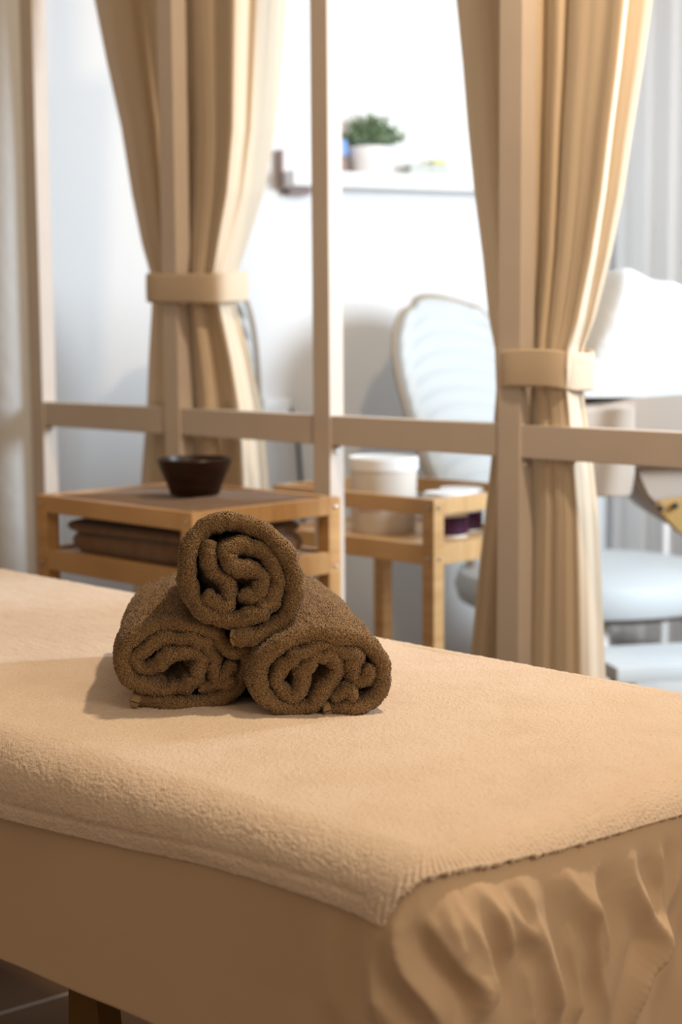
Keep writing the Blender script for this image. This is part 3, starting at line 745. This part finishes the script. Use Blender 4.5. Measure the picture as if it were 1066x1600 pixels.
# bowl
zbowl = T1Z+0.0065; bp = on_z(302, 776, zbowl)
bm = bmesh.new(); R0, R1, hB = 0.046, 0.0735, 0.071
lathe(bm, [(0, 0.0), (R0, 0.0), (R0+0.002, 0.003), (R0+0.008, 0.02), (R1-0.004, 0.055), (R1, hB-0.002), (R1-0.001, hB), (R1-0.005, hB), (R1-0.009, hB-0.012), (R0+0.004, 0.02), (R0-0.01, 0.010), (0, 0.008)], (bp.x, bp.y+0.04, zbowl), 72)
tag(obj('bowl', bm, M['bowl'], None, True), 'dark wooden bowl with flared sides standing on the trolley towel', 'bowl')

# tub and jars on trolley 2 shelf
SH = S2Z+0.0005
tp = on_z(601, 836, SH); D_ = tp.y+0.07; rT = 53.5*D_/FPX; hT = 0.157*D_/3.3
tub = thing('plastic_tub', 'large milky white plastic tub with lid on the trolley behind the partition', 'tub', (tp.x, D_, SH))
bm = bmesh.new(); lathe(bm, [(0, 0), (rT*0.93, 0), (rT*0.95, 0.004), (rT*0.99, hT*0.83), (rT*0.99, hT*0.86), (0, hT*0.86)], (0, 0, 0), 64); obj('body', bm, M['plastic'], tub, True)
bm = bmesh.new(); lathe(bm, [(rT*0.99, hT*0.83), (rT*1.02, hT*0.83), (rT*1.03, hT*0.86), (rT*1.03, hT*0.985), (rT*1.0, hT), (rT*0.97, hT), (rT*0.95, hT*0.985), (0, hT*0.985)], (0, 0, 0), 64); obj('lid', bm, M['whiteplastic'], tub, True)
bm = bmesh.new()
def patch(bm, R, a0, a1, z0, z1, seg=14):
    vs = [[bm.verts.new((R*math.cos(a), R*math.sin(a), z)) for a in np.linspace(a0, a1, seg)] for z in (z0, z1)]
    for i in range(seg-1): bm.faces.new((vs[0][i], vs[0][i+1], vs[1][i+1], vs[1][i]))
bm2 = bm; patch(bm2, rT*0.985, math.radians(222), math.radians(262), hT*0.30, hT*0.36)
obj('label_print', bm2, M['pinkdot'], tub)
jar_spec = [(698, 841, 35.0, 'purple labelled jar with a white lid on the trolley shelf, nearest the corner leg', 0.0), (722, 834, 36.0, 'purple labelled jar with a white lid on the trolley shelf, behind the nearer jar', 0.0)]
base0 = None
for i, (jx, jy, jr, lab, _) in enumerate(jar_spec):
    jp = on_z(jx, jy, SH); R_ = 35*jp.y/FPX*1.0; yy = jp.y + R_*0.9; hJ = 0.096
    loc = (jp.x*(yy/jp.y), yy + (0.02 if i else 0), SH)
    if i == 0:
        base0 = thing('cosmetic_jar', lab, 'jar', loc, 0, 'purple jars on the trolley shelf')
        bm = bmesh.new(); lathe(bm, [(0, 0), (R_*0.9, 0), (R_*0.96, 0.004), (R_*0.97, hJ*0.74), (0, hJ*0.74)], (0, 0, 0), 48); obj('body', bm, M['whiteplastic'], base0, True)
        bm = bmesh.new(); lathe(bm, [(R_*0.985, hJ*0.06), (R_*0.985, hJ*0.47)], (0, 0, 0), 48); obj('label_band', bm, M['purple'], base0, True)
        bm = bmesh.new(); lathe(bm, [(0, hJ*0.74), (R_*1.03, hJ*0.74), (R_*1.04, hJ*0.97), (R_*1.0, hJ), (0, hJ)], (0, 0, 0), 48); obj('lid', bm, M['whiteplastic'], base0, True)
    else:
        c = base0.copy(); C.collection.objects.link(c); c.location = loc; c['label'] = lab
        for ch in list(base0.children):
            k = ch.copy(); C.collection.objects.link(k); k.parent = c

# ------------------------------------------------------------------ shelf on the back wall
def wall_pt(px, py, off=0.0): return on_plane(px, py, WN, WDIST + off)
sl_ = wall_pt(436, 296); sr_ = wall_pt(800, 305)
s_mid = (sl_+sr_)/2; slen = (sr_-sl_).length + 0.25
sA = wall_pt(545, 268, 0.12); sz = sA.z
szb = wall_pt(545, 292, 0.12).z; print('shelf', sz, szb)
s0 = (sl_ - WP).dot(WD); s1 = s0 + 1.0
def wpos(s, off, z): 
    P = WP + WD*s + WN*off; return Vector((P.x, P.y, z))
shelf = thing('wall_shelf', 'long white floating shelf on the back wall carrying the potted plant', 'shelf', tuple(wpos((s0+s1)/2, 0.0, szb)), ang)
bm = bmesh.new(); box(bm, (0, -0.0605, (sz-szb)/2), (s1-s0, 0.119, sz-szb), None, 0.002); obj('shelf_board', bm, M['wall'], shelf)
bm = bmesh.new(); box(bm, (-(s1-s0)/2-0.005, -0.022, 0.055), (0.010, 0.042, 0.12), None, 0.001); e_ = obj('end_panel', bm, M['brownbox'], shelf)
bm = bmesh.new(); box(bm, (-(s1-s0)/2+0.05, -0.03, -0.0115), (0.07, 0.05, 0.022), None, 0.002); obj('bracket', bm, M['brownbox'], shelf)
# potted plant
pp = wall_pt(578, 262, 0.06); ps = (pp - WP).dot(WD); PL = wpos(ps, 0.0615, sz)
pk = PL.y/FPX; rP = 34*pk
plant = thing('potted_plant', 'bushy small leaved green plant in a white round pot on the shelf', 'potted plant', tuple(PL))
rP = min(rP, 0.058*1.2)
bm = bmesh.new(); hP = 40*pk
lathe(bm, [(0, 0), (rP*0.82, 0), (rP*0.86, 0.003), (rP, hP-0.004), (rP*0.98, hP), (rP*0.9, hP), (rP*0.88, hP*0.88), (0, hP*0.88)], (0, 0, 0), 48); obj('pot', bm, M['pot'], plant, True)
bm = bmesh.new(); lathe(bm, [(0, hP*0.9), (rP*0.87, hP*0.9)], (0, 0, 0), 32); obj('soil', bm, M['soil'], plant)
lv, lf = [], []; off = 0; stems = bmesh.new()
r = random.Random(4)
for i in range(60):
    a = r.uniform(0, 2*math.pi); rad = r.random()**0.6; topx = math.cos(a)*rad*0.118; topy = math.sin(a)*rad*0.06 - 0.0; topz = hP + (0.105 - 0.07*rad*rad)*r.uniform(0.65, 1.1)
    p0 = Vector((math.cos(a)*rad*rP*0.5, math.sin(a)*rad*rP*0.5, hP*0.9)); p1 = Vector((topx, topy, topz)); pm = (p0+p1)/2 + Vector((0, 0, 0.012))
    tube(stems, [p0, pm, p1], 0.0011, 5)
    for k in range(22):
        t = r.uniform(0.35, 1.03); q = p0*(1-t)**2 + pm*2*t*(1-t) + p1*t*t
        d = Vector((r.gauss(0, 1), r.gauss(0, 1), r.gauss(0.4, 0.8))).normalized(); s = d.cross(Vector((r.random(), r.random(), r.random()))).normalized()
        ln, wd_ = r.uniform(0.012, 0.019), 0.0045
        n_ = d.cross(s)*0.002
        pts_ = [q, q+d*ln*0.5+s*wd_+n_, q+d*ln, q+d*ln*0.5-s*wd_+n_]
        lv += [tuple(x) for x in pts_]; lf.append((off, off+1, off+2, off+3)); off += 4
obj('stems', stems, M['leaf'], plant)
from_arrays('foliage', lv, lf, M['leaf'], plant)
# blue bottle left of the pot
bp_ = wpos(ps-0.097, 0.05, sz)
bt = thing('bottle', 'small blue topped bottle on the shelf left of the pot', 'bottle', tuple(bp_))
bm = bmesh.new(); lathe(bm, [(0, 0), (0.023, 0), (0.024, 0.003), (0.024, 0.045), (0.018, 0.055), (0, 0.055)], seg=32); obj('body', bm, M['brownbox'], bt, True)
bm = bmesh.new(); lathe(bm, [(0, 0.055), (0.022, 0.055), (0.022, 0.098), (0.018, 0.104), (0, 0.104)], seg=32); obj('cap', bm, M['blue'], bt, True)
# small grey boxes with olive lid
for px_, w_, lab, cm in ((652, 0.052, 'small pale grey box on the shelf, left of the olive lidded one', None), (683, 0.046, 'small pale grey box with an olive lid at the right on the shelf', 'y')):
    q_ = (wall_pt(px_, 262, 0.06) - WP).dot(WD)
    b_ = thing('small_box', lab, 'box', tuple(wpos(q_, 0.06, sz)), ang, 'small grey boxes on the shelf')
    bm = bmesh.new(); box(bm, (0, 0, 0.0185), (w_+0.022, 0.05, 0.037), None, 0.003); obj('body', bm, M['grey'], b_)
    if cm: bm = bmesh.new(); box(bm, (0, 0, 0.0445), (w_*1.0, 0.045, 0.015), None, 0.003); obj('lid', bm, M['yellow'], b_)

# ------------------------------------------------------------------ lounge chair behind the partition
def make_chair(label, loc, rotz, backw=0.56, reclin=0.30, with_seat=True, backh=0.80, seatz=0.47, grp=None):
    # local: +Y is the way the chair faces
    t = thing('lounge_chair', label, 'chair', loc, rotz, grp)
    # backrest pad: curved shell with ribs
    n, m = 150, 60; VV = []
    hh = backh; w2 = backw/2
    def outline(a, f):    # half width at height fraction f
        return w2*(0.95+0.05*math.sin(min(f*1.7, 1.0)*math.pi/2))*(0.5+0.5*math.sqrt(max(0.0, 1-(max(0.0, f-0.68)/0.32)**2.4)))
    for side in (1, -1):
        for i in range(n):
            f = i/(n-1); hw = outline(0, f)
            for j in range(m):
                a = -1+2*j/(m-1); x = a*hw
                arcz = 0.03*(1-a*a)*max(0, (f-0.72)/0.28)
                edge_ = min(1, (1-abs(a))*7)*min(1, (1-f)*16+0.02)*min(1, f*14+0.02)
                thick = 0.045*math.sqrt(max(edge_, 0))
                rib = 0.010*abs(math.sin((f*15 + 0.9*a*a)*math.pi))*edge_ if side == 1 else 0
                cur = 0.045*a*a + 0.05*math.sin(f*math.pi)*-1
                y = cur + (thick*0.6 + rib if side == 1 else -thick*0.7)
                z = f*hh + arcz
                VV.append((x, y - z*math.tan(reclin) - 0.20, seatz - 0.02 + z))
    F = grid_faces(n, m); F = np.vstack([F, (F + n*m)[:, ::-1]])
    # close the rim
    rim = [i*m for i in range(n)] + [(n-1)*m+j for j in range(1, m)] + [i*m+m-1 for i in range(n-2, -1, -1)] + [j for j in range(m-2, 0, -1)]
    RF = [(rim[k], rim[(k+1) % len(rim)], rim[(k+1) % len(rim)]+n*m, rim[k]+n*m) for k in range(len(rim))]
    b = from_arrays('backrest', VV, np.vstack([F, np.array(RF)]), M['vinyl'], t)
    bm = bmesh.new(); pts = [Vector(VV[rim[k]])*0.5 + Vector(VV[rim[k]+n*m])*0.5 for k in range(0, n+m+n-2, 4)]
    cxy = Vector((0, -0.3, 0)); tube(bm, [p + Vector((0.006 if p.x > 0 else -0.006, -0.012, 0.004)) for p in pts], 0.010, 8); obj('back_frame', bm, M['taupe'], t, True)
    bm = bmesh.new(); 
    # round padded seat
    R = backw*0.76; prof = [(0, seatz-0.115), (R-0.05, seatz-0.115), (R-0.012, seatz-0.095), (R, seatz-0.055), (R-0.012, seatz-0.015), (R-0.06, seatz), (R*0.4, seatz+0.006), (0, seatz+0.006)]
    lathe(bm, prof, (0, 0.05, 0), 72); obj('seat', bm, M['vinyl'], t, True)
    bm = bmesh.new(); lathe(bm, [(0, seatz-0.165), (0.10, seatz-0.165), (R*0.55, seatz-0.11), (0, seatz-0.11)], (0, 0.03, 0), 32); obj('seat_pan', bm, M['taupe'], t, True)
    for (lx, ly) in ((-R*0.56, 0.05-R*0.5), (R*0.56, 0.05-R*0.5), (-R*0.54, 0.05+R*0.5), (R*0.54, 0.05+R*0.5)):
        bm = bmesh.new(); tube(bm, [(lx, ly, seatz-0.08), (lx*1.05, ly*1.08, 0.24), (lx*1.2, ly*1.2, 0.0)], [0.02, 0.017, 0.014], 12); obj('leg', bm, M['whiteplastic'], t, True)
    return t
ch_c = at_y(897, 900, 4.5)
chair = make_chair('white ribbed lounge chair with a taupe frame, left of the white duvet couch', (ch_c.x, 4.5, 0), math.radians(-135), 0.50, 0.42, backh=0.75, grp='white lounge chairs behind the partition')
ch2 = at_y(366, 900, 3.95)
make_chair('white lounge chair mostly hidden behind the left curtain', (ch2.x, 3.95, 0), math.radians(195), 0.26, 0.22, backh=0.80, grp='white lounge chairs behind the partition')

# cable on the back wall
bm = bmesh.new(); tube(bm, [wall_pt(x, y, 0.03) for x, y in ((437, 630), (452, 636), (462, 655), (467, 700), (470, 745), (474, 800), (478, 900), (480, 1010))], 0.006, 8)
tag(obj('cable', bm, M['black'], None, True), 'dark cable hanging down beside the white socket box', 'cable')
bm = bmesh.new(); q = wall_pt(428, 640, 0.03); box(bm, (q.x, q.y, q.z), (0.09, 0.055, 0.07), Matrix.Rotation(ang, 3, 'Z'), 0.006)
tag(obj('socket_box', bm, M['whiteplastic'], None, True), 'white socket box on the wall between left curtain and centre post', 'box')

# ------------------------------------------------------------------ couch at the right with duvet
yC = 3.45
cc0 = at_y(905, 700, yC)
couch = thing('treatment_couch', 'beige covered treatment couch with a raised end behind the right curtain', 'massage table', (0.95, 3.6, 0))
def cl(P): return P - Vector((0.95, 3.6, 0))
ztop = at_y(1000, 618, yC).z; zbot = at_y(1000, 706, yC).z
def slab(name, pts, y0, y1, m, bev=0.012, parent=couch, smooth=True):
    """prism with outline given in x,z and running from y0 to y1"""
    bm = bmesh.new(); A = [bm.verts.new((p[0], y0, p[1])) for p in pts]; B = [bm.verts.new((p[0], y1, p[1])) for p in pts]
    bm.faces.new(A); bm.faces.new(B[::-1])
    for i in range(len(pts)): bm.faces.new((A[i], B[i], B[(i+1) % len(pts)], A[(i+1) % len(pts)]))
    bmesh.ops.bevel(bm, geom=bm.edges[:], offset=bev, segments=3, affect='EDGES')
    o = obj(name, bm, m, parent, smooth)
    return o
def lp(px, py, Y=yC): P = at_y(px, py, Y); return (P.x-0.95, P.z)
slab('mattress', [lp(860, 640), lp(990, 622), lp(1100, 614), lp(1230, 610), lp(1230, 720), lp(1100, 712), lp(985, 728), lp(860, 735)], yC-3.6, yC+0.55-3.6, M['beige'], 0.02)
slab('raised_panel', [lp(985, 722), lp(1110, 705), lp(1110, 850), lp(1062, 832), lp(1010, 778)], yC-3.6+0.02, yC+0.5-3.6, M['beige'], 0.01)
slab('wooden_support', [lp(1030, 785, yC-0.03), lp(1090, 775, yC-0.03), lp(1090, 850, yC-0.03), lp(1060, 833, yC-0.03), lp(1026, 797, yC-0.03)], yC-3.6-0.03, yC-3.6+0.01, M['hook'], 0.004)
bm = bmesh.new()
for (px_, py_) in ((1033, 794), (1056, 790)):
    P = at_y(px_, py_, yC-0.035); vs = bmesh.ops.create_uvsphere(bm, u_segments=12, v_segments=8, radius=0.007)['verts']; bmesh.ops.translate(bm, vec=cl(P), verts=vs)
obj('bolt', bm, M['black'], couch, True)
for (lx, ly) in ((1.30-0.95, 3.5-3.6), (1.30-0.95, 3.95-3.6), (1.95-0.95, 3.5-3.6), (1.95-0.95, 3.95-3.6)):
    bm = bmesh.new(); box(bm, (lx, ly, 0.40), (0.045, 0.045, 0.80), None, 0.003); obj('leg', bm, M['hook'], couch)
# beige towel hanging over the couch edge
nx, nz = 50, 60; VV = []
for i in range(nx):
    f = i/(nx-1); px_ = 880 + f*112
    for j in range(nz):
        g = j/(nz-1); ytop = 632 - 8*f; yb_ = 776 - (6 if f > 0.9 else 0)*((f-0.9)*10)
        if f > 0.93: yb_ -= 30*((f-0.93)/0.07)**2
        py_ = ytop + g*(yb_-ytop)
        P = at_y(px_, py_, yC-0.025-0.006*math.sin(f*9+g*2)); 
        if g < 0.08: P.y += 0.10*(0.08-g)/0.08
        VV.append(tuple(P))
tw = from_arrays('hanging_towel', VV, grid_faces(nx, nz), M['pale_towel']); md = tw.modifiers.new('thick', 'SOLIDIFY'); md.thickness = 0.008
tag(tw, 'beige towel hanging over the near edge of the couch at the right', 'towel')
# white duvet heap
nx, ny = 90, 60; VV = []
prof = catmull([(860, 640), (880, 560), (905, 470), (935, 425), (975, 415), (1020, 430), (1066, 458), (1130, 505), (1200, 570), (1260, 612)], nx)
for i in range(nx):
    for j in range(ny):
        g = j/(ny-1); a = g*math.pi; 
        px_, py_ = prof[i]; P = at_y(px_, py_, yC+0.28); h = max(P.z - ztop, 0.0)
        Y = yC + 0.27 - 0.27*math.cos(a)
        s = math.sin(a)**0.55 if 0 < g < 1 else 0
        z = ztop - 0.004 + h*s*0.99 
        nse = (0.007*math.sin(px_*0.045+g*9)*s + 0.005*math.sin(px_*0.09-g*13+1)*s)*(0 if abs(g-0.5) < 0.0 else 1)
        VV.append((P.x + nse*0.5, Y, z + nse*min(1, h*8)))
dv = from_arrays('duvet', VV, grid_faces(nx, ny), M['duvet']); tag(dv, 'white duvet heaped up on the beige couch at the right edge', 'duvet')
# white pole stand behind the couch
P = at_y(1040, 850, 4.95)
st = thing('lamp_stand', 'slim white floor stand behind the chair, under the couch at the right', 'stand', (P.x, P.y, 0))
bm = bmesh.new(); tube(bm, [(0, 0, 0.02), (0, 0, 0.95)], 0.011, 12); obj('pole', bm, M['whiteplastic'], st, True)
bm = bmesh.new(); lathe(bm, [(0, 0), (0.13, 0), (0.13, 0.012), (0.03, 0.03), (0, 0.03)], seg=40); obj('base', bm, M['whiteplastic'], st, True)
# low white stool under the chair side
P = at_y(1030, 1020, 3.75)
sl2 = thing('step_stool', 'low white step stool on the floor at the right, beneath the white seat', 'stool', (P.x+0.03, 3.80, 0), 0.2)
zt3 = at_y(1015, 1028, 3.75).z
bm = bmesh.new(); box(bm, (0, 0, zt3-0.02), (0.36, 0.26, 0.04), None, 0.012); obj('step', bm, M['vinyl'], sl2, True)
for sx in (-1, 1):
    for sy in (-1, 1):
        bm = bmesh.new(); box(bm, (sx*0.14, sy*0.1, (zt3-0.03)/2), (0.03, 0.03, zt3-0.03), None, 0.003); obj('leg', bm, M['whiteplastic'], sl2)

# ------------------------------------------------------------------ sheer white curtain before the right wall
VV = []; nr, nc = 40, 220
for i in range(nr):
    z = 0.03 + 2.6*i/(nr-1)
    for j in range(nc):
        t = j/(nc-1); s_ = 0.05 + t*0.9
        P = COR + RD*s_ - WD*(0.05 + 0.006*math.sin(s_*42+0.4*math.sin(z*2)) + 0.002*math.sin(s_*93)); VV.append((P.x, P.y, z))
sc_ = from_arrays('sheer_curtain', VV, grid_faces(nr, nc), M['wall']); md = sc_.modifiers.new('thick', 'SOLIDIFY'); md.thickness = 0.001
tag(sc_, 'pale white curtain hanging in soft vertical folds at the far right behind the duvet', 'curtain')

# ------------------------------------------------------------------ white curtain bundle at the left edge
VV = []; nr, nc = 60, 90
for i in range(nr):
    z = 0.02 + 2.6*i/(nr-1)
    for j in range(nc):
        t = j/(nc-1); 
        u0_ = post_u[0][0] + post_u[0][1]/2 + 0.002; rr2 = 0.09
        if t < 0.3:
            a_ = t/0.3*math.pi/2; u = u0_ + rr2*(1-math.cos(a_)); v = VP + 0.01 - rr2*math.sin(a_)
        else:
            u = u0_ + rr2 + (t-0.3)*0.7; v = VP + 0.01 - rr2 + 0.03*(1-math.cos((t-0.3)*26))/2
        VV.append(tuple(U*u + V*v + Z*z))
wc = from_arrays('white_curtain', VV, grid_faces(nr, nc), M['duvet']); md = wc.modifiers.new('thick', 'SOLIDIFY'); md.thickness = 0.002
tag(wc, 'white curtain hanging in soft folds at the far left beside the partition', 'curtain')
print('OBJ', len(bpy.data.objects))
